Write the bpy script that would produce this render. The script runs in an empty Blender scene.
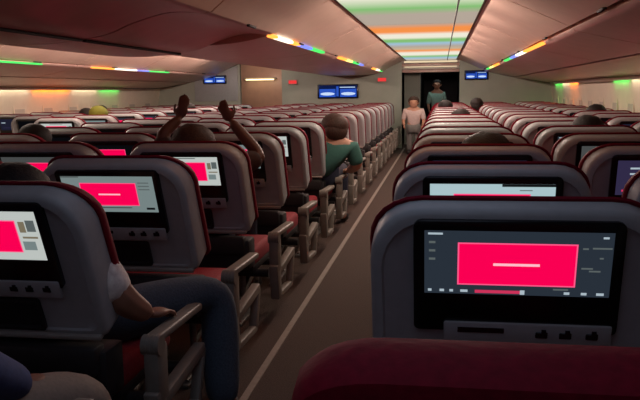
import bpy, bmesh, math, random
from mathutils import Vector, Matrix
R = math.radians
C = bpy.context.scene.collection
SC = bpy.context.scene
random.seed(7)
H = 1.17                                   # eye height

# ------------------------------------------------------------ camera, world, exposure
cd = bpy.data.cameras.new('camera'); cam = bpy.data.objects.new('camera', cd); C.objects.link(cam)
YAW, PIT, ROL = .1624, .1444, .0141
cd.sensor_width = 36; cd.lens = 742 / 640 * 36; cd.clip_start = .05
cam.matrix_world = (Matrix.Translation((0, 0, H)) @ Matrix.Rotation(YAW, 4, 'Z') @ Matrix.Rotation(math.pi / 2 - PIT, 4, 'X')
                    @ Matrix.Rotation(-ROL, 4, 'Z'))
SC.camera = cam
w = bpy.data.worlds.new('world'); SC.world = w; w.use_nodes = True
w.node_tree.nodes['Background'].inputs[0].default_value = (.5, .55, .65, 1)
w.node_tree.nodes['Background'].inputs[1].default_value = .03
vs = SC.view_settings; vs.view_transform = 'Standard'; vs.look = 'None'; vs.gamma = 1; vs.use_curve_mapping = False
vs.exposure = 0.0
CEIL = 1.0            # emission of the ceiling panels, light wash painted into its colours
FILL = 24.            # each small downlight added under the ceiling panels to brighten the cabin
STRIP = 2.3           # strength of the mood light strips
REAR = .46            # strength of the fill panels added over the nearest rows
SC.cycles.use_denoising = True
SC.cycles.max_bounces = 8
SC.cycles.sample_clamp_indirect = 4

# ------------------------------------------------------------ materials
def srgb(r, g, b):
    return tuple(((c / 255 / 12.92) if c <= 10 else ((c / 255 + .055) / 1.055) ** 2.4) for c in (r, g, b)) + (1,)
MATS = {}
def mat(name, col, rough=.6, var=.12, scale=40, metal=0, spec=.5, bump=0):
    m = bpy.data.materials.new(name); m.use_nodes = True; nt = m.node_tree; p = nt.nodes['Principled BSDF']
    tc = nt.nodes.new('ShaderNodeTexCoord'); n = nt.nodes.new('ShaderNodeTexNoise'); n.inputs['Scale'].default_value = scale
    n.inputs['Detail'].default_value = 3
    cr = nt.nodes.new('ShaderNodeValToRGB')
    cr.color_ramp.elements[0].position = .3; cr.color_ramp.elements[1].position = .7
    cr.color_ramp.elements[0].color = tuple(c * (1 - var) for c in col[:3]) + (1,)
    cr.color_ramp.elements[1].color = tuple(min(1, c * (1 + var)) for c in col[:3]) + (1,)
    nt.links.new(tc.outputs['Object'], n.inputs['Vector']); nt.links.new(n.outputs['Fac'], cr.inputs['Fac'])
    nt.links.new(cr.outputs['Color'], p.inputs['Base Color'])
    if bump:
        b = nt.nodes.new('ShaderNodeBump'); b.inputs['Strength'].default_value = bump; b.inputs['Distance'].default_value = .01
        nt.links.new(n.outputs['Fac'], b.inputs['Height']); nt.links.new(b.outputs['Normal'], p.inputs['Normal'])
    p.inputs['Roughness'].default_value = rough; p.inputs['Metallic'].default_value = metal
    p.inputs['Specular IOR Level'].default_value = spec
    MATS[name] = m
    return m
def glow(name, col, strength=1.0):
    m = bpy.data.materials.new(name); m.use_nodes = True; nt = m.node_tree
    nt.nodes.remove(nt.nodes['Principled BSDF']); e = nt.nodes.new('ShaderNodeEmission')
    e.inputs[0].default_value = col; e.inputs[1].default_value = strength
    nt.links.new(e.outputs[0], nt.nodes['Material Output'].inputs[0]); MATS[name] = m
    return m
GREY = mat('grey seat plastic', srgb(174, 176, 178), .45, .05, 30)
LARM = mat('grey armrest plastic', srgb(132, 125, 116), .45, .06, 30)
LGREY = mat('light grey plastic', srgb(168, 160, 152), .5, .06, 30)
MAROON = mat('maroon seat leather', srgb(124, 12, 36), .7, .15, 60, spec=.15, bump=.1)
RED = mat('red seat fabric', srgb(150, 30, 45), .8, .15, 80, bump=.2)
BLACK = mat('black glossy monitor plastic', srgb(14, 14, 18), .25, .1, 10)
DARK = mat('dark charcoal plastic', srgb(38, 36, 38), .6, .1, 20)
METAL = mat('brushed seat metal', srgb(140, 136, 132), .4, .1, 60, metal=.6)
BIN = mat('cream bin plastic', srgb(236, 206, 188), .38, .03, 8)
BINLOW = mat('taupe bin underside', srgb(228, 192, 180), .32, .05, 6)
WALL = mat('beige side wall lining', srgb(226, 216, 196), .6, .04, 5)
BULK = mat('grey green bulkhead laminate', srgb(174, 178, 164), .6, .05, 4)
CEILM = mat('white ceiling lining', srgb(220, 212, 200), .5, .03, 6)
CARPET = mat('brown aisle carpet', srgb(78, 62, 55), .95, .3, 160, bump=.4)
PATH = mat('pale floor path strip', srgb(150, 136, 126), .6, .1, 40)
GAP = mat('black rubber seam', srgb(20, 17, 18), .8, .1, 20)
SHADE = mat('pale window shade', srgb(190, 184, 172), .7, .04, 10)
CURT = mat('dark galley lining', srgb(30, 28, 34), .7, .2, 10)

# ------------------------------------------------------------ mesh helpers
def finish(name, bm, mats, parent=None, smooth=40):
    bmesh.ops.recalc_face_normals(bm, faces=bm.faces)
    me = bpy.data.meshes.new(name); bm.to_mesh(me); bm.free()
    for m in (mats if isinstance(mats, (list, tuple)) else [mats]): me.materials.append(m)
    if smooth:
        me.polygons.foreach_set('use_smooth', [True] * len(me.polygons))
        try: me.set_sharp_from_angle(angle=R(smooth))
        except Exception: pass
    o = bpy.data.objects.new(name, me); C.objects.link(o)
    if parent: o.parent = parent
    return o
def box(bm, c, s, bev=0, rot=None, mi=0, seg=2):
    M = Matrix.Translation(c) @ (rot.to_4x4() if rot else Matrix()) @ Matrix.Diagonal((*s, 1))
    r = bmesh.ops.create_cube(bm, size=1, matrix=M); vs_ = r['verts']
    fs = {f for v in vs_ for f in v.link_faces}
    for f in fs: f.material_index = mi
    if bev:
        es = list({e for v in vs_ for e in v.link_edges})
        q = bmesh.ops.bevel(bm, geom=es, offset=bev, segments=seg, profile=.5, affect='EDGES')
        for f in q['faces']: f.material_index = mi
def rect(bm, x0, z0, x1, z1, y, mi=0):
    f = bm.faces.new([bm.verts.new(p) for p in ((x0, y, z0), (x1, y, z0), (x1, y, z1), (x0, y, z1))]); f.material_index = mi
    if f.normal.y > 0: f.normal_flip()
def tube(bm, pts, rad, n=10, mi=0, cap=True):
    pts = [Vector(p) for p in pts]; rads = rad if isinstance(rad, (list, tuple)) else [rad] * len(pts)
    prev = None; up = Vector((.13, .21, 1)).normalized(); first = None
    for i, p in enumerate(pts):
        t = (pts[min(i + 1, len(pts) - 1)] - pts[max(i - 1, 0)]).normalized()
        a = t.cross(up)
        if a.length < .05: a = t.cross(Vector((1, 0, 0)))
        a.normalize(); b = t.cross(a)
        ring = [bm.verts.new(p + (a * math.cos(2 * math.pi * k / n) + b * math.sin(2 * math.pi * k / n)) * rads[i]) for k in range(n)]
        if prev:
            for k in range(n):
                f = bm.faces.new((prev[k], prev[(k + 1) % n], ring[(k + 1) % n], ring[k])); f.material_index = mi
        else: first = ring
        prev = ring
    if cap:
        for rg in (first, prev):
            f = bm.faces.new(rg); f.material_index = mi
def ball(bm, c, r, seg=16, mi=0, rot=None):
    r = r if isinstance(r, (list, tuple)) else (r, r, r)
    M = Matrix.Translation(c) @ (rot.to_4x4() if rot else Matrix()) @ Matrix.Diagonal((*r, 1))
    q = bmesh.ops.create_uvsphere(bm, u_segments=seg, v_segments=max(6, seg * 2 // 3), radius=1, matrix=M)
    for f in {f for v in q['verts'] for f in v.link_faces}: f.material_index = mi
def extrude_profile(bm, prof, y0, y1, closed=False, mi=0, caps=False):
    a = [bm.verts.new((x, y0, z)) for x, z in prof]; b = [bm.verts.new((x, y1, z)) for x, z in prof]
    n = len(prof)
    for i in range(n if closed else n - 1):
        f = bm.faces.new((a[i], a[(i + 1) % n], b[(i + 1) % n], b[i])); f.material_index = mi
    if caps:
        for rg in (a, b):
            f = bm.faces.new(rg); f.material_index = mi
def rounded(hw, z0, z1, rt, rb, n=7):
    """outline of an upright rounded rectangle in x, z; rt = (rx, rz) of the top corners, rb of the bottom ones"""
    out = []
    for (cx, cz, a0, r) in ((hw - rt[0], z1 - rt[1], 0, rt), (-hw + rt[0], z1 - rt[1], 90, rt), (-hw + rb, z0 + rb, 180, (rb, rb)), (hw - rb, z0 + rb, 270, (rb, rb))):
        for k in range(n):
            a = R(a0 + 90 * k / (n - 1)); out.append((cx + r[0] * math.cos(a), cz + r[1] * math.sin(a)))
    return out
def loft(bm, loops, cap0=True, cap1=True, mi=0):
    """loops: list of (outline, y)"""
    prev = None
    for ol, y in loops:
        ring = [bm.verts.new((x, y if not callable(y) else y(x, z), z)) for x, z in ol]
        if prev is None:
            if cap0: bm.faces.new(ring).material_index = mi
        else:
            n = len(ring)
            for k in range(n):
                bm.faces.new((prev[k], prev[(k + 1) % n], ring[(k + 1) % n], ring[k])).material_index = mi
        prev = ring
    if cap1: bm.faces.new(prev).material_index = mi
def empty(name, loc=(0, 0, 0), rz=0):
    o = bpy.data.objects.new(name, None); C.objects.link(o); o.location = loc; o.rotation_euler.z = rz; o.empty_display_size = .1
    return o
def tag(o, label, cat, group=None):
    o['label'] = label; o['category'] = cat
    if group: o['group'] = group
    return o
def struct(name, bm, m, smooth=40):
    o = finish(name, bm, m, None, smooth); o['kind'] = 'structure'; return o

# ------------------------------------------------------------ the cabin shell
YB, YF = -2.6, 15.4                       # behind the camera, front bulkheads
XL, XR = -6.0, 2.15
bm = bmesh.new(); box(bm, ((XL + XR) / 2, 9.5, -.03), (XR - XL + .8, 25, .06)); struct('floor', bm, CARPET)
for i, x in enumerate((-.74, -3.12)):
    bm = bmesh.new(); box(bm, (x, (YB + YF) / 2, .003), (.03, YF - YB, .006)); struct('trim_%d' % (i + 1), bm, PATH)
def zz(prof): return [(x, z + H) for x, z in prof]
# side walls: lining that leans in towards the top, thick
for nm, x, s in (('wall_right', XR, 1), ('wall_left', XL, -1)):
    bm = bmesh.new()
    pr = zz([(x - s * .02, .118), (x, 0), (x + s * .05, -.3), (x + s * .03, -.8), (x - s * .06, -1.17), (x + s * .2, -1.17), (x + s * .25, -.3), (x + s * .15, .118)])
    extrude_profile(bm, pr, YB, YF + 4, True, caps=True); struct(nm, bm, WALL)
# windows with drawn shades on both side walls
k = 1
for s, x in ((1, XR), (-1, XL)):
    for j in range(10):
        y = 7.6 + .8 * j
        if y > 15.2: continue
        bm = bmesh.new(); ol = rounded(.17, .82, 1.17, (.08, .09), .08, 5); inn = rounded(.13, .86, 1.13, (.06, .07), .06, 5)
        loft(bm, [(ol, 0), (ol, -.02), (inn, -.012), (inn, .0)], True, True)
        fr = struct('window_%d' % k, bm, WALL)
        fr.matrix_world = Matrix.Translation((x + s * .040, y, 0)) @ Matrix.Rotation(-s * R(90), 4, 'Z')
        bm = bmesh.new(); loft(bm, [(inn, -.004), (inn, -.009)]); sh = finish('window_shade', bm, SHADE, fr)
        k += 1
# ceiling shell above everything, then the panel over each aisle
bm = bmesh.new(); box(bm, ((XL + XR) / 2, 9.5, H + .95), (XR - XL + .8, 25, .05)); struct('ceiling', bm, CEILM)
# continuous service panels between the bins and the side walls (closed shapes)
for i, s in enumerate((1, -1)):
    def mx(x): return x if s == 1 else -3.85 - x
    bm = bmesh.new()
    pr = zz([(mx(1.425), .236), (mx(2.13), .128), (mx(2.35), .128), (mx(2.35), .3), (mx(1.48), .28)])
    extrude_profile(bm, pr, YB, YF, True, caps=True); struct('trim_%d' % (3 + i), bm, BINLOW)

# bulkheads at the front
def slab(name, x0, x1, z0, z1, y0, y1, m=BULK):
    b = bmesh.new(); box(b, ((x0 + x1) / 2, (y0 + y1) / 2, (z0 + z1) / 2), (x1 - x0, y1 - y0, z1 - z0), .006); return struct(name, b, m)
slab('wall_front_centre', -3.3, -.8, 0, H + .93, YF, YF + .1)
slab('wall_front_right', .36, XR + .3, 0, H + .93, YF, YF + .1)
slab('wall_front_left', XL - .3, -4.2, 0, H + .93, YF, YF + .1)
slab('wall_galley_side', -.8, -.45, 0, H + .6, YF + 1.1, YF + 1.2)
slab('wall_galley_back', -1.2, 1.2, 0, H + .9, YF + 4.2, YF + 4.3, CURT)
slab('wall_galley_left', -.50, -.45, 0, H + .55, YF + 1.2, YF + 4.2, CURT)
slab('wall_galley_right', .40, .46, 0, H + .55, YF + .1, YF + 4.2, CURT)
slab('ceiling_galley', -.8, .46, H + .52, H + .58, YF + .35, YF + 4.2, CURT)
slab('wall_far_left', -6.2, -3.3, 0, H + .93, YF + 5.2, YF + 5.3, BINLOW)
slab('wall_aisle_centre', -3.3, -3.25, 0, H + .93, YF + .1, YF + 5.2, BULK)
# stepped header with pale bands over the doorway
bm = bmesh.new()
for j in range(4):
    box(bm, (-.22, YF + .05 + .06 * j, H + .58 - .06 * j), (1.16, .1, .058), .008, mi=j % 2)
struct('trim_5', bm, [CEILM, BINLOW])
HEADGLOW = glow('cream header light', srgb(236, 214, 176), 1.0)  # emissive bands stand in for the lit ceiling beyond the doorway
for j, zz_ in enumerate((.535, .445)):
    t = empty('header_light', (-.22, YF + .10 + .12 * j, H + zz_ + .045))
    b = bmesh.new(); box(b, (0, -.095, 0), (1.10, .02, .045), .005); finish('housing', b, CEILM, t)
    b = bmesh.new(); box(b, (0, -.108, 0), (1.06, .008, .034), .003, seg=1); finish('diffuser', b, HEADGLOW, t)
    tag(t, ['upper cream light bar across the doorway header', 'lower cream light bar across the doorway header'][j], 'light', 'light bars over the doorway')

# ------------------------------------------------------------ ceiling panels over the aisles, cove light wash painted as emission
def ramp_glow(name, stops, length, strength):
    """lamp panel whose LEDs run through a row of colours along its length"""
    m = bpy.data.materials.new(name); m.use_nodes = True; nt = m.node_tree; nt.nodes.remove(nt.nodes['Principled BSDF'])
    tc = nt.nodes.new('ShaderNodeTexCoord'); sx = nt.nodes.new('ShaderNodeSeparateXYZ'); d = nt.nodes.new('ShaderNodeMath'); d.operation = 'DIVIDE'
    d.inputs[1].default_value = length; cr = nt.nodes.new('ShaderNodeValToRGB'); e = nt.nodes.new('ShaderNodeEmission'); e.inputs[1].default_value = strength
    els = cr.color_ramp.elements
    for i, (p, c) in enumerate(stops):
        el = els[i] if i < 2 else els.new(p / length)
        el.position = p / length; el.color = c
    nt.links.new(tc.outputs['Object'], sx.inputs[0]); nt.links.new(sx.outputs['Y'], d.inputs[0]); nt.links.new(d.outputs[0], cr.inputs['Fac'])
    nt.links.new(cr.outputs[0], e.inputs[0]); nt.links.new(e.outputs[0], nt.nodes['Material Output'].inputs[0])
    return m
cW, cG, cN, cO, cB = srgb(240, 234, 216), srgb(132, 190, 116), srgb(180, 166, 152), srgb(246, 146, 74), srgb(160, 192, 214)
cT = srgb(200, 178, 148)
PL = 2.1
def panel_stops(y):                        # colour of the ceiling glow painted at cabin station y
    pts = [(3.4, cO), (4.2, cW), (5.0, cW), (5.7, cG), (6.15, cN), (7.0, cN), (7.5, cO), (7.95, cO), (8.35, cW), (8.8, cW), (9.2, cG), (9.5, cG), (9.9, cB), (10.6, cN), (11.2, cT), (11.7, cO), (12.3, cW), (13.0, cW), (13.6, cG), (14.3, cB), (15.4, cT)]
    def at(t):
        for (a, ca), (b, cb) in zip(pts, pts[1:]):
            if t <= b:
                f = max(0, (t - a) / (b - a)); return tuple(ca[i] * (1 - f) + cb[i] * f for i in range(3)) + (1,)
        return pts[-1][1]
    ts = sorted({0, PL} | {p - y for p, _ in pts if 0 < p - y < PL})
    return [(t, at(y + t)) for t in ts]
EDGE = mat('grey panel edge', srgb(120, 112, 104), .6)
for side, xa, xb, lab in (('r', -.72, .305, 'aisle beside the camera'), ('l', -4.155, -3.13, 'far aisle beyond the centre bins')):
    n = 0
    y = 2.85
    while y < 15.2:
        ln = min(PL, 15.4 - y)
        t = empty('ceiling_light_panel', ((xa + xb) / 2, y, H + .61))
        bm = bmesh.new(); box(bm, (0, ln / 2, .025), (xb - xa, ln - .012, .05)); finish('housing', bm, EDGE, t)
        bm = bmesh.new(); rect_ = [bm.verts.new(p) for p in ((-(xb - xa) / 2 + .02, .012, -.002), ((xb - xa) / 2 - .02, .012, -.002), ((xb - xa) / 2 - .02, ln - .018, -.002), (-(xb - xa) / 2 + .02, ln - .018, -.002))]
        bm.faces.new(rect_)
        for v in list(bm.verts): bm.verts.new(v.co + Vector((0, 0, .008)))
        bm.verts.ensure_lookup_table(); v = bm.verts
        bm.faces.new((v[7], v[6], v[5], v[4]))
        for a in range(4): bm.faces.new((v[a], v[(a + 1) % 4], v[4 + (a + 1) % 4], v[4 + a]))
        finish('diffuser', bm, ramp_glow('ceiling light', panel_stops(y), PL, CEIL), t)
        bm = bmesh.new(); box(bm, (.32 if side == 'r' else -.32, ln / 2, -.006), (.012, ln - .02, .008)); finish('panel_seam', bm, GAP, t)
        for q in range(2):
            if not 5.4 < y + .5 + q * 1.05 < 13.3: continue
            ld = bpy.data.lights.new('downlight', 'POINT'); ld.energy = FILL; ld.color = (1, .74, .64); ld.shadow_soft_size = .012  # point fill added for more light on bins and seats
            lo = bpy.data.objects.new('downlight', ld); C.objects.link(lo); lo.parent = t; lo.location = (.1 if side == 'r' else -.1, .5 + q * 1.05, -.03)
        n += 1
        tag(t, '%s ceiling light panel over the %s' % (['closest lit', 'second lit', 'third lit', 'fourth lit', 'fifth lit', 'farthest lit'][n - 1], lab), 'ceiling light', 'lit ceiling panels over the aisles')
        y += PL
# glowing fill panels added over the near rows to light the seat backs
DIM = glow('dimmed ceiling lamp', srgb(196, 210, 240), REAR)
for j, y in enumerate((-2.3, -.6, 1.1)):
    for xa, xb in ((-.72, .305), (-4.155, -3.13)):
        t = empty('dimmed_ceiling_lamp', ((xa + xb) / 2, y, H + .61))
        bm = bmesh.new(); box(bm, (0, .8, .025), (xb - xa, 1.68, .05)); finish('housing', bm, EDGE, t)
        bm = bmesh.new(); box(bm, (0, .8, -.003), (xb - xa - .06, 1.6, .01)); finish('diffuser', bm, DIM, t)
        tag(t, 'dimmed ceiling lamp over the dark near rows', 'ceiling light', 'dimmed lamps above the near rows')

# ------------------------------------------------------------ overhead bins
SEG = {'orange': glow('orange light', srgb(255, 150, 60), STRIP), 'white': glow('white light', srgb(255, 244, 220), STRIP), 'green': glow('green light', srgb(70, 200, 90), STRIP * .8),
       'blue': glow('blue light', srgb(120, 130, 230), STRIP * .7), 'yellow': glow('yellow light', srgb(255, 220, 120), STRIP)}
WASH = {'orange': glow('orange wall wash', srgb(255, 130, 40), 24), 'white': glow('white wall wash', srgb(255, 238, 205), 9), 'green': glow('green wall wash', srgb(60, 200, 80), 16)}
LEDW = .045
LED_C = (-1.165, .388, [(5.0, 5.25, 'orange'), (5.25, 5.8, 'white'), (5.8, 6.1, 'orange'), (6.1, 6.7, 'blue'), (6.7, 7.4, 'green'), (8.6, 9.2, 'orange'), (9.2, 9.8, 'yellow'), (9.8, 10.6, 'green'), (10.6, 11.2, 'blue'), (12.9, 13.5, 'orange'), (13.5, 14.2, 'white'), (14.2, 14.8, 'green')])
LED_R = (.835, .378, [(6.5, 7.9, 'orange'), (7.9, 8.7, 'white'), (8.7, 9.4, 'blue'), (9.4, 10.3, 'green'), (11.4, 12.4, 'orange'), (12.4, 13.3, 'yellow'), (13.3, 14.2, 'green')])
LED_L = (-4.69, .374, [(7.0, 8.3, 'green'), (9.6, 10.3, 'orange'), (10.3, 11.1, 'white'), (11.1, 11.6, 'blue'), (11.6, 12.5, 'green')])
def bin_unit(prof_door, prof_body, y0, y1, label, group, latch=None, led=None, seam=None):
    t = empty('overhead_bin', (0, y0, 0)); ln = y1 - y0
    bm = bmesh.new(); extrude_profile(bm, prof_body, .012, ln - .012, True, caps=True); finish('bin_body', bm, BINLOW, t)
    bm = bmesh.new(); extrude_profile(bm, prof_door, .012, ln - .012, True, caps=True); d = finish('bin_door', bm, BIN, t)
    bm = bmesh.new(); box(bm, (latch[0], ln / 2, latch[1]), (.02, .16, .014), .004); finish('latch', bm, GAP, d)
    if seam:
        bm = bmesh.new(); box(bm, (seam[0], ln / 2, seam[1]), (.022, ln - .03, .02), .003); finish('bin_seam', bm, GAP, t)
    if led:
        x, z, runs = led
        for a, b_, c in runs:
            a2, b2 = max(a, y0 + .02), min(b_, y1 - .02)
            if b2 - a2 > .08:
                bm = bmesh.new(); box(bm, (x, (a2 + b2) / 2 - y0, H + z), (LEDW, b2 - a2, .02), .004, seg=1)
                o = finish('mood_light', bm, SEG[c], t); o['label'] = '%s light section' % c
    return tag(t, label, 'overhead bin', group)
ORD = ['first', 'second', 'third', 'fourth', 'fifth', 'sixth', 'seventh', 'eighth', 'ninth', 'tenth', 'eleventh', 'twelfth', 'thirteenth', 'fourteenth', 'fifteenth', 'sixteenth', 'seventeenth', 'eighteenth']
def curve(pts, n=5):
    """Catmull-Rom through pts"""
    out = []
    for i in range(len(pts) - 1):
        p0, p1, p2, p3 = pts[max(i - 1, 0)], pts[i], pts[i + 1], pts[min(i + 2, len(pts) - 1)]
        for k in range(n):
            t = k / n
            out.append(tuple(.5 * (2 * p1[a] + (p2[a] - p0[a]) * t + (2 * p0[a] - 5 * p1[a] + 4 * p2[a] - p3[a]) * t * t + (3 * p1[a] - p0[a] - 3 * p2[a] + p3[a]) * t ** 3) for a in (0, 1)))
    return out + [pts[-1]]
for s in (1, -1):
    def mx(x): return x if s == 1 else -3.85 - x
    out = curve([(.31, .62), (.47, .555), (.66, .47), (.81, .40)])
    door = zz([(mx(x), z) for x, z in out] + [(mx(.86), .43), (mx(.36), .66)])
    body = zz([(mx(x), z) for x, z in [(.835, .385)] + curve([(.85, .37), (1.12, .305), (1.40, .245)]) + [(1.46, .30), (1.6, .8), (.4, .8), (.4, .67)] + [(.88, .44)]])
    n = 0; y = -1.2 if s == 1 else 5.0
    while y < 15.3:
        y1 = min(y + 2.1, 15.32)
        if y1 > 2 and y1 - y > .3:
            n += 1
            bin_unit(door, body, y, y1, ('%s overhead bin from the camera above the right window seats' if s == 1 else '%s overhead bin along the far left window wall') % ORD[n - 1], 'outboard overhead bins', (mx(.80), H + .392), LED_R if s == 1 else LED_L)
        y += 2.1
# centre bins: deep rounded units close by, slimmer ones farther on
deep_b = zz([(-1.13, .40)] + curve([(-1.15, .39), (-1.33, .40), (-1.52, .355), (-1.70, .295), (-2.05, .262), (-2.4, .285), (-2.62, .37)]) + [(-2.7, .40), (-2.9, .8), (-.9, .8), (-1.0, .55)])
deep_d = zz(curve([(-.725, .62), (-.87, .545), (-1.02, .47), (-1.12, .395)]) + [(-1.16, .43), (-.85, .64)])
slim_b = zz([(-1.18, .392)] + curve([(-1.2, .38), (-1.45, .34), (-1.9, .325), (-2.35, .34), (-2.6, .40)]) + [(-2.65, .42), (-2.9, .8), (-.95, .8), (-1.1, .5)])
slim_d = zz(curve([(-.725, .62), (-.86, .56), (-1.01, .49), (-1.154, .402)]) + [(-1.19, .43), (-.85, .65)])
for i, (a, b) in enumerate(((.7, 2.15), (2.15, 3.6), (3.6, 5.05))):
    bin_unit(deep_d, deep_b, a, b, ['deep rounded overhead centre bin above the camera row', 'deep rounded overhead centre bin, second before its curved end', 'deep rounded overhead centre bin whose curved end is in view'][i], 'deep centre bins', (-1.10, H + .386), None, (-1.80, H + .279))
y = 5.06; n = 0
while y < 15.2:
    y1 = min(y + 2.1, 15.32); n += 1
    bin_unit(slim_d, slim_b, y, y1, '%s slim centre overhead bin past the deep ones, coloured strip below' % ORD[n - 1], 'slim centre bins', (-1.14, H + .392), LED_C)
    y += 2.1

# ------------------------------------------------------------ mood light strips (coloured LED runs)
def strip(x, z, runs, label, wd=.035):
    y0 = min(r[0] for r in runs) - .1; y1 = max(r[1] for r in runs) + .1
    t = empty('mood_light_strip', (x, y0, H + z))
    bm = bmesh.new(); box(bm, (0, (y1 - y0) / 2, .008), (wd + .02, y1 - y0, .012)); finish('channel', bm, EDGE, t)
    lx = -.045 if x > 0 else .045
    bm = bmesh.new(); box(bm, (lx, (y1 - y0) / 2, -.006), (.012, y1 - y0, .038), .003); finish('cover_lip', bm, CEILM, t)
    for a, b, c in runs:
        bm = bmesh.new(); box(bm, (0, (a + b) / 2 - y0, -.002), (wd, b - a - .004, .016), .004, seg=1)
        o = finish('wall_wash_light', bm, WASH[c], t); o['label'] = '%s light section' % c
    return tag(t, label, 'light strip', 'coloured strips along the window walls')
strip(XR - .05, .112, [(8.3, 9.0, 'white'), (9.1, 9.9, 'green'), (12.4, 13.2, 'orange'), (13.2, 13.9, 'white'), (13.9, 14.8, 'green')], 'coloured light strip washing the right window wall', .03)
strip(XL + .05, .112, [(10.3, 11.4, 'orange'), (11.5, 12.4, 'white'), (12.5, 13.3, 'green'), (9.0, 10.2, 'white')], 'coloured light strip washing the far left window wall', .03)
# cove light across the far left aisle
t = empty('cross_aisle_light', (-5.0, YF + 5.05, H + .37))
bm = bmesh.new(); box(bm, (0, .05, .03), (.9, .12, .05), .01); finish('housing', bm, CEILM, t)
bm = bmesh.new(); box(bm, (0, -.02, -.004), (.8, .04, .03), .006); finish('tube', bm, glow('warm cross light', srgb(255, 225, 170), 3), t)
ld = bpy.data.lights.new('cross_lamp', 'POINT'); ld.energy = 14; ld.color = (1, .7, .5); ld.shadow_soft_size = .03  # extra point fill, added to brighten the passage around the bar
lo = bpy.data.objects.new('cross_lamp', ld); C.objects.link(lo); lo.parent = t; lo.location = (.2, -1.2, .25)
tag(t, 'warm light bar across the next cabin beyond the far aisle', 'light')

# ------------------------------------------------------------ monitors and signs on the bulkheads
NAVY = glow('navy picture', srgb(14, 26, 70)); SKYB = glow('blue picture', srgb(44, 84, 190)); PALE = glow('pale picture', srgb(200, 220, 250))
def monitor(x, z, wd, ht, label, seed):
    t = empty('bulkhead_monitor', (x, YF, H + z))
    bm = bmesh.new(); box(bm, (0, -.025, 0), (wd + .05, .05, ht + .04), .008); finish('frame', bm, BLACK, t)
    bm = bmesh.new(); rect(bm, -wd / 2, -ht / 2, wd / 2, ht / 2, -.0515, 0)
    rng = random.Random(seed)
    rect(bm, -wd * .48, -ht * .45, -wd * .06, ht * .2, -.0525, 1); rect(bm, wd * .06, -ht * .45, wd * .48, ht * .2, -.0525, 1)
    for sx in (-1, 1):
        q = [bm.verts.new((sx * wd * .27 + wd * .19 * math.cos(a), -.0535, -ht * .2 + ht * .13 * math.sin(a))) for a in [R(30 * i) for i in range(12)]]
        bm.faces.new(q).material_index = 2
    rect(bm, -wd * .04, -ht * .4, wd * .02, ht * .4, -.053, 1); rect(bm, wd * .05, ht * .3, wd * .45, ht * .36, -.053, 2)
    finish('screen', bm, [NAVY, SKYB, PALE], t, 0)
    return tag(t, label, 'monitor', 'monitors on the front bulkheads')
monitor(-2.11, .01, .80, .25, 'large blue monitor on the centre bulkhead', 1)
monitor(.69, .295, .42, .15, 'small blue monitor on the right bulkhead beside the doorway', 2)
monitor(-4.74, .29, .46, .14, 'small blue monitor on the far left bulkhead', 3)
bm = bmesh.new(); box(bm, (-4.72, YF - .012, H + .2), (.95, .024, .72), .01); struct('trim_6', bm, GREY)
SIGN = glow('red sign light', srgb(235, 60, 60), 1.0)
for x, z, lab in ((-3.06, .215, 'small red lit sign on the centre bulkhead near the far aisle'), (-1.20, .235, 'small red lit sign on the centre bulkhead near the doorway')):
    t = empty('red_sign', (x, YF, H + z))
    bm = bmesh.new(); box(bm, (0, -.02, 0), (.20, .04, .10), .006); finish('sign_case', bm, LGREY, t)
    bm = bmesh.new(); box(bm, (0, -.042, 0), (.17, .006, .07), .002, seg=1); finish('sign_light', bm, SIGN, t)
    tag(t, lab, 'sign', 'red signs on the centre bulkhead')

# ------------------------------------------------------------ seats
PINK = glow('pink screen panel', srgb(250, 0, 82)); PEDGE = glow('pink edge', srgb(255, 90, 140)); PLINE = glow('pale pink text', srgb(255, 190, 205))
SLATE = glow('slate screen', srgb(40, 48, 58)); TXT = glow('screen text', srgb(170, 185, 195)); MIST = glow('grey green screen', srgb(116, 130, 130))
WHITE = glow('white screen', srgb(186, 192, 188)); ICE = glow('pale blue screen', srgb(168, 194, 200)); THUMB = glow('tan thumbnail', srgb(120, 110, 90)); MIDG = glow('mid grey text', srgb(88, 96, 96))
NIGHT = glow('dark navy screen', srgb(30, 30, 46)); PURP = glow('purple screen', srgb(48, 42, 70)); OFFM = glow('dim screen', srgb(9, 9, 12)); COAL = glow('charcoal screen', srgb(70, 72, 72)); BAR = glow('red progress bar', srgb(205, 50, 90))
SW, SH = .385, .150
ZT = .553                                    # top of the shell above the hinge
STOP = ZT - .055                             # top of the screen
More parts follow.
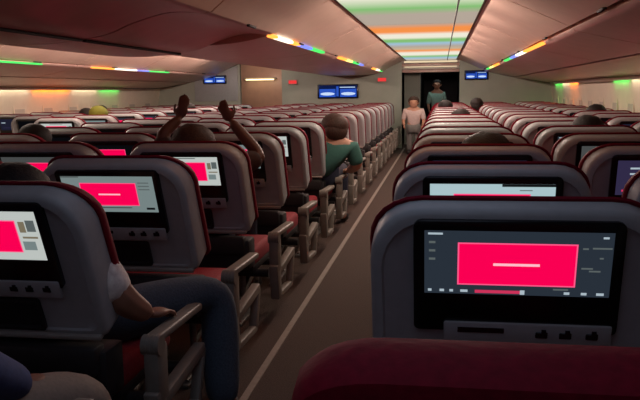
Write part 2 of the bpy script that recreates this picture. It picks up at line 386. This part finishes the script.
def screen_mesh(kind):
    """u from 0 left to 1 right, v from 0 top to 1 bottom"""
    bm = bmesh.new(); mats = []; lay = [0]
    def put(u0, v0, u1, v1, m, d=None):
        if m not in mats: mats.append(m)
        lay[0] += 1
        rect(bm, (u0 - .5) * SW, STOP - v1 * SH, (u1 - .5) * SW, STOP - v0 * SH, -.0222 - .00025 * (d if d is not None else lay[0]), mats.index(m))
    def pink(u0, v0, u1, v1, line=True):
        put(u0 - .008, v0 - .02, u1 + .008, v1 + .02, PEDGE); put(u0, v0, u1, v1, PINK)
        if line: put(u0 + (u1 - u0) * .3, (v0 + v1) / 2 - .02, u0 + (u1 - u0) * .7, (v0 + v1) / 2 + .02, PLINE)
    if kind == 'dark':
        put(0, 0, 1, 1, SLATE); pink(.19, .20, .81, .83)
        put(.02, .03, .10, .06, TXT)
        for v in (.16, .29, .42): put(.025, v, .06, v + .035, MIDG)
        for u, l in ((.02, .02), (.085, .025), (.14, .02), (.20, .04), (.76, .03), (.85, .03), (.93, .04)): put(u, .92, u + l, .96, TXT)
        put(.28, .915, .53, .965, BAR); put(.525, .905, .55, .975, TXT)
        put(.94, .05, .97, .08, TXT)
        for u, v, l in ((.84, .22, .03), (.89, .21, .1), (.93, .36, .02), (.84, .52, .06), (.88, .56, .06), (.70, .86, .08)): put(u, v, u + l, v + .025, MIDG)
    elif kind == 'mist':
        put(0, 0, 1, 1, MIST); put(.0, .0, .2, .04, MIDG); pink(.20, .2, .80, .80)
        for v in (.16, .25, .34): put(.83, v, .95, v + .03, MIDG)
        put(.2, .86, .72, .88, GAPG); put(.88, .86, .97, .92, GAPG)
    elif kind == 'white':
        put(0, 0, 1, 1, WHITE); put(.3, .03, .7, .06, MIDG); pink(.18, .2, .82, .82)
        put(.85, .2, .90, .42, THUMB); put(.91, .17, .98, .40, MIDG); put(.86, .5, .98, .54, THUMB); put(.85, .6, .95, .78, MIST)
    elif kind == 'ice':
        put(0, 0, 1, 1, ICE); put(.58, .0, 1, .06, GAPG); put(.72, .13, .82, .15, MIDG); pink(.2, .24, .8, .84, False); put(.81, .62, .97, .70, BAR)
    elif kind == 'night':
        put(0, 0, 1, 1, NIGHT); put(.06, .3, .22, .38, TXT); put(.62, .5, .78, .56, MIDG); put(.85, .22, .88, .3, TXT); put(.1, .75, .8, .8, PURP)
    elif kind == 'purple':
        put(0, 0, 1, 1, PURP)
        for v in (.2, .36, .52, .68): put(.13, v, .24, v + .05, TXT)
        put(.06, .84, .18, .9, BAR); pink(.27, .2, .80, .8)
    elif kind == 'coal':
        put(0, 0, 1, 1, COAL); pink(.2, .22, .75, .82, False); put(.8, .25, .97, .28, MIDG)
    elif kind == 'card':
        put(0, 0, 1, 1, OFFM); pink(.2, .2, .8, .8)
    else:
        put(0, 0, 1, 1, OFFM)
    bmesh.ops.recalc_face_normals(bm, faces=bm.faces)
    for f in bm.faces:
        if f.normal.y > 0: f.normal_flip()
    me = bpy.data.meshes.new('screen_' + kind); bm.to_mesh(me); bm.free()
    for m in mats: me.materials.append(m)
    return me
GAPG = glow('black screen line', srgb(20, 22, 24))
SCR = {k: screen_mesh(k) for k in ('dark', 'mist', 'white', 'ice', 'night', 'purple', 'coal', 'card', 'off')}

HW = .312                                    # half width of the shell
def build_seat():
    t = empty('economy_seat')
    # upholstered back, hinged at its foot and reclined
    ZS = ZT - .014
    dp = lambda f: (lambda x, z: f + .065 * (1 - max(0, min(1, z / ZS)) ** 5))
    ol = lambda d: rounded(HW - d, .075 + d, ZS - d, (.115 - d * .5, .125 - d * .5), .03)
    bm = bmesh.new(); dz = lambda d, q: [(x, z - q * max(0, z / ZT) ** 3) for x, z in ol(d)]
    loft(bm, [(dz(.004, 0), dp(.045)), (dz(-.005, -.001), dp(.046)), (dz(-.009, .0), dp(.052)), (dz(-.010, .010), dp(.070)), (dz(-.002, .016), dp(.084)), (dz(.012, .03), dp(.094)), (dz(.03, .05), dp(.102)), (dz(.06, .07), dp(.106))])
    bk = finish('backrest', bm, MAROON, t); bk.location = (0, .143, .40); bk.rotation_euler.x = R(14)
    bm = bmesh.new()
    loft(bm, [(ol(.006), dp(.048)), (ol(0), dp(.045)), (ol(0), .006), (ol(.004), -.004), (ol(.012), -.010), (ol(.026), -.012), (ol(.031), -.006), (ol(.05), -.004)])
    finish('back_shell', bm, GREY, bk)
    bm = bmesh.new(); b = lambda d: rounded(.216 - d, ZT - .300 + d, ZT - .033 - d, (.018, .018), .012, 4)
    loft(bm, [(b(0), -.002), (b(0), -.019), (b(.003), -.0215)]); bz = finish('monitor_bezel', bm, BLACK, bk)
    sc = bpy.data.objects.new('screen', SCR['off']); C.objects.link(sc); sc.parent = bk
    # socket panel: pale strip with three little outlets
    bm = bmesh.new(); box(bm, (.028, -.02, ZT - .302), (.356, .014, .055), .005, mi=0)
    for x in (.06, .11, .165):
        box(bm, (x, -.028, ZT - .300), (.026, .004, .016), .002, mi=1, seg=1); box(bm, (x + .004, -.029, ZT - .292), (.010, .004, .012), mi=1)
    box(bm, (-.07, -.0275, ZT - .292), (.10, .003, .012), mi=1)
    finish('socket_panel', bm, [GREY, BLACK], bk)
    # dark literature pocket under it, and the lip along the foot of the shell
    bm = bmesh.new(); p = lambda d: rounded(.115 - d, ZT - .455 + d, ZT - .345 - d, (.012, .012), .012, 4)
    loft(bm, [(p(0), -.002), (p(0), -.014), (p(.012), -.016), (p(.014), -.006)]); finish('literature_pocket', bm, DARK, bk)
    bm = bmesh.new(); box(bm, (0, -.008, .082), (.58, .03, .016), .005); finish('lower_lip', bm, LGREY, bk)
    # headrest on the front
    bm = bmesh.new(); hr = lambda d: rounded(.24 - d, ZT - .24 + d, ZT - .065 - d, (.06, .06), .04)
    loft(bm, [(hr(.01), .08), (hr(0), .10), (hr(0), .13), (hr(.02), .145)]); finish('headrest', bm, MAROON, bk)
    # pan, cushion and understructure
    bm = bmesh.new(); box(bm, (0, .205, .375), (.61, .12, .15), .012); box(bm, (0, .15, .425), (.57, .07, .085), .012); finish('rear_cover', bm, DARK, t)
    bm = bmesh.new(); box(bm, (0, .445, .332), (.60, .46, .10), .03, seg=3); finish('seat_cushion', bm, RED, t)
    bm = bmesh.new(); box(bm, (0, .44, .28), (.60, .40, .04), .01)
    tube(bm, [(-.37, .30, .25), (.37, .30, .25)], .022); tube(bm, [(-.37, .56, .25), (.37, .56, .25)], .022)
    finish('seat_pan', bm, DARK, t)
    return t
def armrest_bm(x):
    bm = bmesh.new()
    box(bm, (x, .405, .462), (.052, .40, .026), .009, rot=Matrix.Rotation(R(-2), 3, 'X'), seg=3)
    tube(bm, [(x - .029, .215, .452), (x + .029, .215, .452)], .030, 14)
    for k in (-.014, 0, .014): tube(bm, [(x + k - .003, .215, .452), (x + k + .003, .215, .452)], .0315, 14)
    box(bm, (x, .235, .36), (.052, .085, .18), .014)
    return bm
def side_frame_bm(x):
    bm = bmesh.new()
    def bar(a, b, wx, th):
        a, b = Vector(a), Vector(b); d = b - a; ang = math.atan2(d.z, d.y)
        box(bm, (a + b) / 2, (wx, d.length + th * .6, th), .008, rot=Matrix.Rotation(ang, 3, 'X'))
    bar((x, .215, .30), (x, .24, .16), .05, .07)
    bar((x, .25, .265), (x, .62, .30), .045, .04)
    bar((x, .63, .29), (x, .56, .13), .04, .035)
    bar((x, .25, .145), (x, .56, .13), .04, .03)
    return bm
def leg_bm(x):
    bm = bmesh.new()
    tube(bm, [(x, .30, .25), (x, .31, .12), (x, .26, .02), (x, .20, .012)], [.018, .017, .016, .014], 10)
    tube(bm, [(x, .56, .25), (x, .58, .14), (x, .54, .03), (x, .48, .012)], [.018, .017, .016, .014], 10)
    tube(bm, [(x, .31, .14), (x, .57, .20)], .012, 8)
    box(bm, (x, .36, .008), (.05, .40, .016), .004)
    return bm
proto = build_seat()
arm_r = finish('armrest', armrest_bm(.3725), LARM, proto)
arm_l = finish('armrest', armrest_bm(-.3725), LARM, None); C.objects.unlink(arm_l)
fr_r = finish('side_frame', side_frame_bm(.3725), LARM, None); C.objects.unlink(fr_r)
fr_l = finish('side_frame', side_frame_bm(-.3725), LARM, None); C.objects.unlink(fr_l)
arm_n = finish('armrest', armrest_bm(-.322), LARM, None); C.objects.unlink(arm_n)
fr_n = finish('side_frame', side_frame_bm(-.322), LARM, None); C.objects.unlink(fr_n)
arm_w = finish('armrest', armrest_bm(.425), LARM, None); C.objects.unlink(arm_w)
fr_w = finish('side_frame', side_frame_bm(.425), LARM, None); C.objects.unlink(fr_w)
legm = finish('leg', leg_bm(.22), METAL, None); C.objects.unlink(legm)
legn = finish('leg', leg_bm(-.22), METAL, None); C.objects.unlink(legn)
first = [True]
def seat(x, y, label, scr='off', extra=(), group=None, recline=14.0):
    if first[0]:
        t = proto; first[0] = False; parts = list(t.children)
        rec = {p.name: p for p in parts}
    else:
        t = proto.copy(); C.objects.link(t)
        parts = []
        for ch in KIDS:
            c = ch.copy(); C.objects.link(c); c.parent = t; parts.append(c)
            for g in SUB[ch]:
                d = g.copy(); C.objects.link(d); d.parent = c
    for e in extra:
        c = e.copy(); C.objects.link(c); c.parent = t
    t.location = (x, y, 0); t.scale.x = .93 if group != GRP['R'] else 1.0
    for p in parts:
        if p.name.startswith('backrest'):
            p.rotation_euler.x = R(recline)
            if group == GRP['C'] and label.startswith('maroon'): p.rotation_euler.x = R(21); p.location.y += .055; p.location.z += .018
            for g in (SUB[KIDS_BK] if False else p.children):
                if g.name.startswith('screen'): g.data = SCR[scr]
    tag(t, label, 'seat', group)
    return t
KIDS = list(proto.children); SUB = {k: list(k.children) for k in KIDS}; KIDS_BK = None
PITCH, CP = .8, .745
RX, RY = .160, 1.588 - .03
LX, LY = -1.214, 1.746
SCRTXT = {'dark': 'pink card on dark screen', 'mist': 'pink card on grey screen', 'white': 'pink card on white screen', 'ice': 'pink card on pale screen', 'night': 'dim navy screen', 'purple': 'pink card on purple screen',
          'coal': 'pink card on charcoal screen', 'card': 'pink card on black screen', 'off': 'black screen'}
rr = random.Random(11)
def pick(): return rr.choice(['card', 'coal', 'mist', 'white', 'off', 'off', 'dark', 'night'])
GRP = {'R': 'seats of the right block', 'C': 'seats of the centre block', 'L': 'seats of the far left block'}
# right block: k = -1 is the seat straight in front of the camera
over = {('R', 0, 0): 'dark', ('R', 0, 1): 'ice', ('R', 0, 2): 'night', ('R', 0, 3): 'night', ('R', 1, 2): 'purple', ('R', 1, 3): 'coal', ('R', 1, 1): 'white',
        ('C', 0, 0): 'white', ('C', 0, 1): 'mist', ('C', 0, 2): 'white', ('C', 1, 2): 'coal', ('C', 0, 3): 'mist', ('C', 0, 4): 'white', ('C', 0, 5): 'off', ('C', 1, 3): 'card', ('C', 1, 4): 'card', ('C', 1, 5): 'card',
        ('C', 2, 4): 'off', ('C', 2, 5): 'card', ('C', 2, 6): 'off'}
name_r = ['aisle', 'middle', 'window']; name_c = ['near-aisle', 'middle', 'far-aisle']; name_l = ['aisle', 'middle', 'window']
lo_r = [0, 1, 3]; lo_c = [-1, 0, 2]; lo_l = [7, 8, 9]
for c in range(3):
    for k in range(lo_r[c], 17):
        s = over.get(('R', c, k)) or pick()
        ex = [legm, legn] + ([arm_n, fr_n] if c == 0 else [])
        seat(RX + CP * c, RY + PITCH * k, 'maroon-edged %s seat, right block, %s row past the raised headrest%s' % (name_r[c], ORD[k], ', ' + SCRTXT[s] if k < 4 else ''), s, ex, GRP['R'])
for c in range(3):
    for k in range(lo_c[c], 17):
        s = over.get(('C', c, k)) or pick()
        ex = [legm, legn] + ([fr_r] if c == 0 else []) + ([arm_l, fr_l] if c == 2 else [])
        lab = ('maroon-edged %s seat, centre block, %s row counting the jeans passenger\'s%s' % (name_c[c], ORD[k], ', ' + SCRTXT[s] if k < 6 else '')) if k >= 0 else 'grey maroon-edged seat under the passenger in beige trousers'
        if c == 0: ex = [legm, legn, fr_w]
        t = seat(LX - CP * c, LY + PITCH * k, lab, s, ex, GRP['C'])
        if c == 0:
            for p in t.children:
                if p.name.startswith('armrest'): p.data = arm_w.data       # the aisle armrest sits a little farther out
LX2 = -4.03
for c in range(3):
    for k in range(lo_l[c], 17):
        s = over.get(('L', c, k)) or pick()
        seat(LX2 - CP * c, LY + PITCH * k, 'maroon-edged %s seat, far left block, %s row from the front bulkhead' % (name_l[c], ORD[16 - k]), s, [legm, legn] + ([fr_r] if c == 0 else []) + ([arm_l] if c == 2 else []), GRP['L'])
# the seat straight in front, its maroon headrest pulled up over the whole width
t = seat(RX, RY - PITCH - .03, 'dark maroon seat top with raised headrest, closest to the camera', 'off', [legm, legn, arm_n, fr_n], GRP['R'], 15)
for p in t.children:
    if p.name.startswith('backrest'):
        p.scale.z = .72
        for g in list(p.children):
            if g.name.startswith('headrest'):
                bm = bmesh.new(); hr = lambda d: rounded(HW + .02 - d, ZT - .12 + d, ZT + .085 - d, (.10, .07), .04)
                loft(bm, [(hr(.03), .03), (hr(.008), .036), (hr(0), .055), (hr(0), .10), (hr(.01), .13), (hr(.04), .14)])
                o = finish('headrest', bm, MAROON, p); bpy.data.objects.remove(g)
# ------------------------------------------------------------ passengers
SKIN1 = mat('brown skin', srgb(150, 104, 82), .55, .06, 20)
SKIN3 = mat('dark brown skin', srgb(104, 66, 54), .55, .06, 20)
SKIN2 = mat('light brown skin', srgb(190, 140, 116), .55, .06, 20)
HAIRD = mat('dark hair', srgb(26, 20, 18), .7, .3, 120, bump=.3)
HAIRB = mat('brown hair', srgb(64, 40, 30), .7, .3, 120, bump=.3)
JEANS = mat('blue grey jeans', srgb(66, 78, 92), .9, .2, 150, bump=.2)
BEIGE = mat('beige trousers', srgb(150, 136, 122), .9, .08, 100, bump=.1)
BLUE = mat('blue shirt', srgb(62, 78, 124), .85, .12, 60, bump=.1)
PATT = mat('pale patterned shirt', srgb(240, 222, 214), .85, .28, 38, bump=.1)
TEAL = mat('teal shirt', srgb(64, 112, 104), .85, .08, 40)
OLIVE = mat('olive green cap', srgb(120, 124, 40), .85, .1, 40)
PINKS = mat('pale pink shirt', srgb(206, 184, 180), .85, .08, 40)
DKT = mat('dark blue trousers', srgb(44, 48, 66), .9, .1, 40)
GREYT = mat('grey trousers', srgb(120, 118, 116), .9, .08, 40)
CREW = mat('pale green uniform', srgb(150, 190, 180), .85, .08, 40)
BROWNT = mat('dark brown top', srgb(70, 48, 44), .85, .15, 40)
def evaluated(bm, mods):
    me = bpy.data.meshes.new('tmp'); bm.to_mesh(me); bm.free()
    o = bpy.data.objects.new('tmp', me); C.objects.link(o); mods(o)
    bpy.context.view_layer.update()
    dg = bpy.context.evaluated_depsgraph_get()
    out = bpy.data.meshes.new_from_object(o.evaluated_get(dg))
    bpy.data.objects.remove(o); bpy.data.meshes.remove(me)
    return out
def skin_bm(J, edges, sub=1):
    """J: joint -> ((x, y, z), radius or (rx, ry)); the first edge's first joint is the root. Returns a bmesh of the grown surface."""
    names = []
    for a, b in edges:
        for q in (a, b):
            if q not in names: names.append(q)
    bm = bmesh.new(); V = {n: bm.verts.new(J[n][0]) for n in names}
    for a, b in edges: bm.edges.new((V[a], V[b]))
    def mods(o):
        o.modifiers.new('skin', 'SKIN').use_smooth_shade = True
        lay = o.data.skin_vertices[0].data
        for i, n in enumerate(names):
            r = J[n][1]; lay[i].radius = r if isinstance(r, tuple) else (r, r); lay[i].use_root = i == 0
        o.modifiers.new('sub', 'SUBSURF').levels = sub
    me = evaluated(bm, mods)
    out = bmesh.new(); out.from_mesh(me); bpy.data.meshes.remove(me)
    return out
def merge(dst, src):
    me = bpy.data.meshes.new('tmp'); src.to_mesh(me); src.free(); dst.from_mesh(me); bpy.data.meshes.remove(me)
def add_head(bm, c, tilt=(0, 0, 0), s=1.0, face=True):
    """head looking along +y: skull, jaw, nose, ears, brow, lips"""
    Rm = (Matrix.Rotation(tilt[2], 3, 'Z') @ Matrix.Rotation(tilt[0], 3, 'X') @ Matrix.Rotation(tilt[1], 3, 'Y')); c = Vector(c)
    def b(p, r): ball(bm, c + Rm @ (Vector(p) * s), tuple(q * s for q in r), 14, rot=Rm)
    b((0, -.01, .02), (.092, .102, .085)); b((0, .03, -.03), (.070, .070, .068)); b((0, .055, -.062), (.040, .036, .028))
    b((0, .102, -.012), (.016, .020, .020)); b((0, .100, -.022), (.021, .014, .010)); b((0, .088, .014), (.055, .016, .012))
    b((0, .088, -.048), (.026, .014, .009))
    for sx in (-1, 1):
        b((sx * .092, -.005, -.01), (.012, .022, .028)); b((sx * .034, .090, .004), (.015, .010, .009))
    return Rm
def hair_obj(parent, c, Rm, m, s=1.0, cap=False, name='hair'):
    bm = bmesh.new(); c = Vector(c)
    ball(bm, (0, -.018, .034), (.104, .112, .090), 22)
    ball(bm, (0, -.06, -.005), (.092, .068, .078), 16)
    for v in bm.verts:                                   # cut the fringe so the face stays free
        if v.co.y > .045 and v.co.z < .05: v.co.y = .045 + (v.co.y - .045) * .2
        j = math.sin(v.co.x * 90) * math.sin(v.co.y * 80) * .003; v.co += v.co.normalized() * j
    if cap: box(bm, (0, .12, .045), (.13, .09, .012), .005)
    bm.transform(Matrix.Translation(c) @ Rm.to_4x4() @ Matrix.Diagonal((s, s, s, 1)))
    return finish(name, bm, m, parent, 180)
def hand(bm, wrist, d, up, s=1.0, curl=.35, side=1):
    """palm, four fingers of different lengths with bends and a thumb from the side of the palm"""
    d = Vector(d).normalized(); up = Vector(up); up = (up - d * up.dot(d)).normalized(); r = d.cross(up) * side; w_ = Vector(wrist)
    P = lambda a, b, c: w_ + (d * a + r * b + up * c) * s
    Rm = Matrix((d, r * side if side < 0 else r, up)).transposed()
    ball(bm, P(.042, 0, 0), (.048 * s, .038 * s, .016 * s), 12, rot=Matrix((d, up.cross(d), up)).transposed())
    for off, ln, k in ((.028, .066, .9), (.010, .076, 1), (-.009, .071, 1), (-.027, .055, .85)):
        p = [P(.070, off, 0)]; a = 0; pos = [.070, 0]
        for seg in (.45, .32, .23):
            a += curl; pos = [pos[0] + math.cos(a) * ln * seg, pos[1] - math.sin(a) * ln * seg]; p.append(P(pos[0], off * 1.12, pos[1]))
        tube(bm, p, [.0100 * s * k, .0096 * s * k, .0088 * s * k, .0070 * s * k], 8); ball(bm, p[-1], .0070 * s * k, 8)
    p = [P(.014, .026, -.004), P(.036, .052, -.012), P(.060, .058, -.022), P(.076, .056, -.028)]
    tube(bm, p, [.014 * s, .012 * s, .0105 * s, .008 * s], 8); ball(bm, p[-1], .008 * s, 8)
def person(label, J, body, clothes, head, hair, skin, hands=(), vox=.009, tilt=(0, 0, 0), group=None, cap=None, hs=1.0, base=None):
    b0 = base or (J[body[0][0]][0][0], J[body[0][0]][0][1], 0)
    bm = skin_bm(J, body)
    Rm = add_head(bm, head, tilt, hs)
    for h in hands: hand(bm, *h)
    def mods(o):
        r = o.modifiers.new('r', 'REMESH'); r.mode = 'VOXEL'; r.voxel_size = vox; r.use_smooth_shade = True
        q = o.modifiers.new('s', 'SMOOTH'); q.iterations = 2; q.factor = .4
    me = evaluated(bm, mods); me.name = 'person'; me.transform(Matrix.Translation(-Vector(b0))); me.materials.append(skin)
    o = bpy.data.objects.new('person', me); C.objects.link(o); o.location = b0
    tag(o, label, 'person', group)
    for nm, edges, grow, m in clothes:
        J2 = {k: (v[0], tuple(q + grow for q in (v[1] if isinstance(v[1], tuple) else (v[1], v[1])))) for k, v in J.items()}
        c = skin_bm(J2, edges, 2); c.transform(Matrix.Translation(-Vector(b0))); finish(nm, c, m, o, 180)
    hair_obj(o, Vector(head) - Vector(b0), Rm, hair, hs)
    if cap: hair_obj(o, Vector(head) - Vector(b0) + Rm @ Vector((0, .004, .012)), Rm, cap, hs * 1.06, True, 'cap')
    return o
SPINE = [('pelvis', 'waist'), ('waist', 'chest'), ('chest', 'neck'), ('neck', 'skull')]
def limbs(arm=True):
    e = list(SPINE)
    for s in 'lr':
        e += [('chest', 'shoulder' + s), ('shoulder' + s, 'elbow' + s), ('elbow' + s, 'wrist' + s), ('pelvis', 'hip' + s), ('hip' + s, 'knee' + s), ('knee' + s, 'ankle' + s), ('ankle' + s, 'toe' + s)]
    return e
def pose(px, py, pz, lean, J=None, **kw):
    """a seated figure whose pelvis is at px, py, pz, its back leaning by LEAN metres over the trunk"""
    d = {'pelvis': ((px, py, pz), (.135, .095)), 'waist': ((px, py - lean * .45, pz + .15), (.13, .09)), 'chest': ((px, py - lean * .85, pz + .30), (.15, .10)),
         'neck': ((px, py - lean * .95, pz + .395), .052), 'skull': ((px, py - lean * .95 + .015, pz + .46), .06)}
    for s, q in (('l', -1), ('r', 1)):
        d['shoulder' + s] = ((px + q * .165, py - lean * .85, pz + .325), .062); d['elbow' + s] = ((px + q * .235, py + .04, pz + .12), .044); d['wrist' + s] = ((px + q * .19, py + .24, pz + .10), .030)
        d['hip' + s] = ((px + q * .085, py + .04, pz - .005), .085); d['knee' + s] = ((px + q * .13, py + .42, pz + .03), .062); d['ankle' + s] = ((px + q * .13, py + .44, .07), .042); d['toe' + s] = ((px + q * .14, py + .60, .035), .034)
    d.update(kw)
    return d
TORSO = [('pelvis', 'waist'), ('waist', 'chest'), ('chest', 'shoulderl'), ('chest', 'shoulderr'), ('shoulderl', 'elbowl'), ('shoulderr', 'elbowr')]
LONG = TORSO + [('elbowl', 'wristl'), ('elbowr', 'wristr')]
LEGS = [('pelvis', 'hipl'), ('hipl', 'kneel'), ('kneel', 'anklel'), ('pelvis', 'hipr'), ('hipr', 'kneer'), ('kneer', 'ankler')]
SHOES = [('anklel', 'toel')], [('ankler', 'toer')]
def dress(top, leg, long=False):
    return [('shirt', LONG if long else TORSO, .010, top), ('trousers', LEGS, .009, leg), ('shoe', SHOES[0], .010, DARK), ('shoe', SHOES[1], .010, DARK)]

# passenger in jeans, first row of the centre block, knee out in the aisle, hand on the armrest
ax, ay = LX, LY
J = pose(ax - .02, ay + .32, .46, .10, chest=((ax - .02, ay + .24, .70), (.15, .10)), neck=((ax - .02, ay + .235, .765), .052), skull=((ax - .02, ay + .25, .82), .06), elbowr=((-.905, ay + .23, .572), .052), wristr=((-.86, ay + .31, .512), .030), shoulderr=((ax + .17, ay + .20, .765), .068),
         hipr=((ax + .12, ay + .36, .46), .088), kneer=((-.79, ay + .77, .47), .074), ankler=((-.74, ay + .62, .08), .052), toer=((-.76, ay + .77, .035), .034))
person('passenger in jeans with a pale patterned shirt, knee out in the aisle', J, limbs(), dress(PATT, JEANS), (ax - .025, ay + .27, .855), HAIRD, SKIN1,
       hands=[(J['wristr'][0], (.12, 1, -.1), (0, 0, 1), .95, .25, -1), (J['wristl'][0], (.1, 1, -.1), (0, 0, 1), .95, .3, 1)], vox=.0065)
# passenger in blue and beige, one row nearer
ay2 = LY - PITCH
J = pose(-1.16, ay2 + .32, .475, .10, elbowr=((-.955, 1.30, .63), .058), wristr=((-.96, 1.52, .50), .034), shoulderr=((-1.0, ay2 + .21, .79), .070),
         kneer=((-.89, 1.70, .41), .070), ankler=((-.92, 1.74, .08), .05), toer=((-.92, 1.9, .035), .034))
person('passenger in a blue shirt and beige trousers at the bottom corner', J, limbs(), dress(BLUE, BEIGE, True), (-1.16, ay2 + .27, .90), HAIRD, SKIN1,
       hands=[(J['wristr'][0], (0, 1, -.1), (0, 0, 1), .95, .3, -1)], vox=.009)
# passenger with both arms raised behind the head rests, third row
cy = LY + 2 * PITCH
hx = -1.235
J = pose(hx, cy + .34, .475, .06, shoulderl=((hx - .15, cy + .27, .80), .06), elbowl=((hx - .17, cy + .27, .97), .040), wristl=((hx - .09, cy + .34, 1.05), .026),
         shoulderr=((hx + .16, cy + .27, .80), .06), elbowr=((-.915, cy + .40, .835), .044), wristr=((-1.09, cy + .44, 1.03), .028))
person('passenger with both bare arms raised above the seat backs', J, limbs(), dress(BROWNT, DKT), (hx, cy + .27, .89), HAIRB, SKIN3,
       hands=[(J['wristl'][0], (.2, .1, 1), (0, -1, 0), .85, .2, -1), (J['wristr'][0], (-.5, .1, .8), (0, -1, 0), .85, .2, 1)], vox=.0075, hs=1.08)
# passenger in teal leaning into the aisle, sixth row
ty = LY + 5 * PITCH
J = pose(-1.0, ty + .34, .475, .0, waist=((-.93, ty + .33, .60), (.14, .10)), chest=((-.85, ty + .34, .71), (.16, .10)), neck=((-.85, ty + .35, .80), .055), skull=((-.865, ty + .36, .87), .06),
         shoulderl=((-.99, ty + .32, .735), .065), shoulderr=((-.72, ty + .34, .705), .07), elbowr=((-.68, ty + .36, .56), .05), wristr=((-.78, ty + .52, .50), .034))
person('passenger in a teal shirt leaning out over the aisle armrest', J, limbs(), dress(TEAL, DKT), (-.88, ty + .36, .862), HAIRB, SKIN2, tilt=(0, .12, .5), vox=.009, hs=1.1,
       hands=[(J['wristr'][0], (-.4, 1, 0), (0, 0, 1), .95, .3, -1)])
# other passengers of whom only a head shows: one figure per distinct hair, then copies
def small(label, x, y, top, hair=HAIRD, shirt=BROWNT, cap=None, group='passengers seen only as heads over the seats', hs=1.0):
    pz = top - .505 - .02
    J = pose(x, y, max(pz, .46), .06)
    return person(label, J, limbs(), dress(shirt, DKT), (x, y - .05, top - .115), hair, SKIN1, vox=.016, cap=cap, group=group, hs=hs)
small('dark-haired head low in the third right-block aisle seat', RX + .04, RY + 2 * PITCH + .28, .955, hs=1.2)
small('dark-haired head peeking over a right-block aisle seat, middle of the column', RX + .03, RY + 7 * PITCH + .30, .985)
small('dark-haired head over a far right-block aisle seat by the aisle edge', RX - .10, RY + 11 * PITCH + .30, 1.03)
small('dark head standing out between right-block columns near the monitor', .56, RY + 13 * PITCH + .30, 1.04)
small('dark-haired passenger by the right window wall', RX + 2 * CP - .05, RY + 8 * PITCH + .28, 1.0)
small('dark-haired passenger in the right-block middle column', RX + CP + .02, RY + 4 * PITCH + .28, .995)
small('passenger wearing an olive green cap in the far left block', LX2 - .02, LY + 8 * PITCH + .32, 1.02, HAIRB, OLIVE, OLIVE)
small('dark-haired passenger in front of the olive cap row, far-aisle seat', LX - 2 * CP + .15, LY + 3 * PITCH + .30, .99)
small('dark head near the far left window wall', LX2 - 2 * CP, LY + 12 * PITCH + .28, 1.0)
small('dark head behind the olive cap near the far bulkhead', LX2 + .02, LY + 12 * PITCH + .28, 1.02)
small('dark-haired head at the left picture edge', LX2 - .55, LY + 9 * PITCH + .28, 1.0)
# people standing by the doorway
def standing(label, x, y, h, top, leg, hair, skin, face):
    k = h / 1.0
    J = {'pelvis': ((x, y, .47 * k), (.12, .085)), 'waist': ((x, y, .60 * k), (.115, .08)), 'chest': ((x, y, .74 * k), (.14, .09)), 'neck': ((x, y, .84 * k), .045), 'skull': ((x, y, .90 * k), .055)}
    for s, q in (('l', -1), ('r', 1)):
        J['shoulder' + s] = ((x + q * .15, y, .77 * k), .055); J['elbow' + s] = ((x + q * .19, y + .02 * face, .60 * k), .040); J['wrist' + s] = ((x + q * .17, y + .14 * face, .52 * k), .028)
        J['hip' + s] = ((x + q * .07, y, .46 * k), .075); J['knee' + s] = ((x + q * .08, y + .02 * face, .26 * k), .055); J['ankle' + s] = ((x + q * .08, y, .06), .04); J['toe' + s] = ((x + q * .09, y + .12 * face, .035), .034)
    return person(label, J, limbs(), dress(top, leg), (x, y, .915 * k), hair, skin, vox=.014, tilt=(0, 0, math.pi if face < 0 else 0), hands=[(J['wristr'][0], (0, face, -.4), (1, 0, 0), .95, .3, 1), (J['wristl'][0], (0, face, -.4), (-1, 0, 0), .95, .3, -1)])
standing('passenger in a pale pink shirt standing in the aisle before the doorway', -.50, 13.9, 1.04, PINKS, GREYT, HAIRB, SKIN2, -1)
standing('crew member in pale green standing inside the dark galley doorway', -.10, 17.2, 1.42, CREW, DKT, HAIRD, SKIN2, -1)
# a lit galley lamp over the crew member
t = empty('galley_lamp', (-.06, YF + 1.6, H + .50))
bm = bmesh.new(); box(bm, (0, 0, .02), (.5, .12, .04), .008); finish('housing', bm, CEILM, t)
bm = bmesh.new(); box(bm, (0, 0, -.004), (.44, .08, .012), .003); finish('lamp_cover', bm, glow('cool galley light', srgb(220, 240, 240), 9), t)
tag(t, 'cool ceiling lamp inside the galley doorway', 'light')
